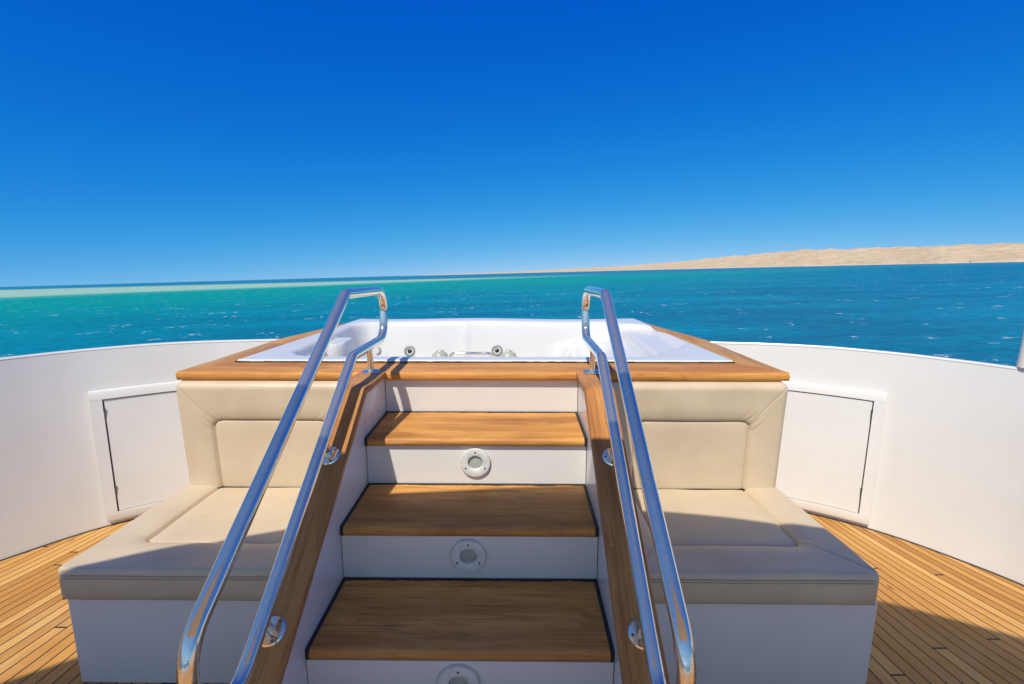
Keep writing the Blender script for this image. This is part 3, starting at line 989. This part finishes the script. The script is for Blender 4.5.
# ------------------------------------------------------------------ desert island on the horizon
def sand_mat():
    t = NT('desert_sand')
    oc = t.obco()
    n1 = t.noise(t.mapping(oc, (.010, .010, .05)), 1.0, 6, .62)
    n2 = t.noise(t.mapping(oc, (.05, .03, .10)), 1.0, 5, .65)
    c = t.mix(t.smooth(n1, .3, .7), (.64, .50, .325, 1), (.54, .405, .255, 1))
    c = t.mix(t.math('MULTIPLY', t.smooth(n2, .45, .70), .6), c, (.40, .285, .18, 1))
    sep = t.n('ShaderNodeSeparateXYZ'); t.l(oc, sep.inputs[0])
    beach = t.math('SUBTRACT', 1.0, t.smooth(sep.outputs[2], 1.5, 6.0))
    c = t.mix(t.math('MULTIPLY', beach, .8), c, (.62, .52, .38, 1))
    t.l(c, t.b.inputs['Base Color']); t.b.inputs['Roughness'].default_value = .95
    t.b.inputs['Specular IOR Level'].default_value = .1
    t.bump(t.math('ADD', n1, n2), .6, 6.0)
    return t.m
def horizon_y(px): return 287 + SLOPE * px
nu, nd = 420, 60
px = np.linspace(400, 1150, nu)
ridge_px = np.array([400, 428, 470, 515, 565, 621, 684, 720, 804, 850, 890, 940, 1016, 1080, 1150])
ridge_y = np.array([277.0, 274.6, 272.9, 271.2, 268.9, 265.6, 260.6, 256.8, 249.0, 247.4, 246.0, 243.9, 241.9, 240.5, 239.5])
ry = np.interp(px, ridge_px, ridge_y)
rise = np.maximum(horizon_y(px) - ry, .02)                  # pixels above the horizon
shoreY = np.interp(px, [400, 560, 684, 804, 940, 1016, 1150], [9000, 5200, 3000, 1900, 1250, 1050, 900])
GX = np.zeros((nd, nu)); GY = np.zeros((nd, nu)); GZ = np.zeros((nd, nu))
for j in range(nu):
    dirx = CW.to_3x3() @ Vector(((px[j] - 512) / F, (342 - horizon_y(px[j])) / F, -1))
    kx = dirx.x / dirx.y
    Ys_ = shoreY[j]; depth = .42 * Ys_
    hr_ = rise[j] / F * (Ys_ + depth * .8) * 1.0 + EYE * .0
    for i in range(nd):
        s = i / (nd - 1) * 1.25
        yy = Ys_ + depth * s
        prof = max(0.0, min(1, s / .8)) ** .8 if s <= .8 else 1 - .5 * ((s - .8) / .45) ** 2
        xx = kx * yy
        nz = noise.fractal(Vector((xx * .006, yy * .006, 0)), 1.0, 2.0, 5) * .13 + noise.fractal(Vector((xx * .03, yy * .02, 3)), 1.0, 2.0, 4) * .05
        zz = hr_ * (prof * (1 + 0 * nz) + nz * min(1, s * 3) * .8)
        if i == 0: zz = -1.0
        GX[i, j], GY[i, j], GZ[i, j] = xx, yy, max(zz, .05 if i else -1)
island = struct(sheet('island_terrain', GX, GY, GZ, sand_mat(), None))

# little jetty posts on the far shore, simplified to a mast with crossbar
def world_at(pxl, Yw, z):
    d = CW.to_3x3() @ Vector(((pxl - 512) / F, (342 - horizon_y(pxl)) / F, -1))
    return Vector((d.x / d.y * Yw, Yw, z))
bp = world_at(970.5, 1120, 0.3)
mast = thing('jetty_posts', 'small dark beacon posts with crossbar on the far shore', 'jetty', bp)
bm = bmesh.new(); add_tube(bm, [(0, 0, -1), (0, 0, 8)], [.3, .2], 8)
obj('pole', bm, M['steel_dark'], mast, 40)
bm = bmesh.new(); add_box(bm, -4, 4, -.3, .3, 3.2, 3.7, bev=.05)
obj('crossbar', bm, M['steel_dark'], mast, 40)

# ------------------------------------------------------------------ light, sky, camera
sun_dir_boat = Vector((.26, .66, -1.0)).normalized()          # travel of the light
sun_dir = (BOAT.to_3x3() @ sun_dir_boat).normalized()
to_sun = -sun_dir
sl = bpy.data.lights.new('sun', 'SUN'); sl.energy = 4.4; sl.angle = math.radians(.53); sl.color = (1.0, .93, .79)
so = bpy.data.objects.new('sun', sl); link(so)
so.rotation_euler = sun_dir.to_track_quat('-Z', 'Y').to_euler(); so.location = (0, -10, 40)

world = bpy.data.worlds.new('World'); scene.world = world; world.use_nodes = True
nt = world.node_tree; bg = nt.nodes['Background']
sky = nt.nodes.new('ShaderNodeTexSky'); sky.sky_type = 'NISHITA'; sky.sun_disc = False
sky.sun_elevation = math.asin(to_sun.z)
sky.sun_rotation = math.atan2(to_sun.x, to_sun.y)
sky.air_density = 1.0; sky.dust_density = 0.0; sky.ozone_density = 1.3; sky.altitude = 0
tc = nt.nodes.new('ShaderNodeTexCoord'); mp = nt.nodes.new('ShaderNodeMapping')
mp.inputs['Scale'].default_value = (1, 1, .80); mp.inputs['Location'].default_value = (0, 0, .16)
nt.links.new(tc.outputs['Generated'], mp.inputs[0]); nt.links.new(mp.outputs[0], sky.inputs[0])
# deep polarised blue: each channel of the sky gets its own contrast
SKY = .15
def wm(op, a, b):
    nd = nt.nodes.new('ShaderNodeMath'); nd.operation = op
    for k, q in enumerate((a, b)):
        if isinstance(q, (int, float)): nd.inputs[k].default_value = q
        else: nt.links.new(q, nd.inputs[k])
    return nd.outputs[0]
spc = nt.nodes.new('ShaderNodeSeparateColor'); cbc = nt.nodes.new('ShaderNodeCombineColor')
nt.links.new(sky.outputs[0], spc.inputs[0])
for k, (power, gain, top) in enumerate(((5.0, 9.0, .62), (1.62, .87, .85), (.53, .82, 1.10))):
    q = wm('MINIMUM', wm('MULTIPLY', spc.outputs[k], SKY), top)
    nt.links.new(wm('MULTIPLY', wm('POWER', q, power), gain / SKY), cbc.inputs[k])
dt = nt.nodes.new('ShaderNodeVectorMath'); dt.operation = 'DOT_PRODUCT'
nt.links.new(tc.outputs['Generated'], dt.inputs[0]); dt.inputs[1].default_value = to_sun
mr = nt.nodes.new('ShaderNodeMapRange'); mr.interpolation_type = 'SMOOTHSTEP'
mr.inputs[1].default_value = .02; mr.inputs[2].default_value = .75; mr.inputs[3].default_value = 0.0; mr.inputs[4].default_value = .62
nt.links.new(dt.outputs['Value'], mr.inputs[0])
mxs = nt.nodes.new('ShaderNodeMix'); mxs.data_type = 'RGBA'
nt.links.new(mr.outputs[0], mxs.inputs[0]); nt.links.new(cbc.outputs[0], mxs.inputs[6]); nt.links.new(sky.outputs[0], mxs.inputs[7])
nt.links.new(mxs.outputs[2], bg.inputs['Color'])
bg.inputs['Strength'].default_value = SKY

cam = bpy.data.cameras.new('camera'); co = bpy.data.objects.new('camera', cam); link(co)
cam.sensor_width = 36; cam.lens = F * 36 / 1024; cam.clip_start = .05; cam.clip_end = 150000
co.matrix_world = CW
scene.camera = co
vs_ = scene.view_settings
vs_.view_transform = 'Standard'; vs_.look = 'None'; vs_.exposure = .05; vs_.gamma = 1; vs_.use_curve_mapping = False
scene.cycles.max_bounces = 8; scene.cycles.use_denoising = True
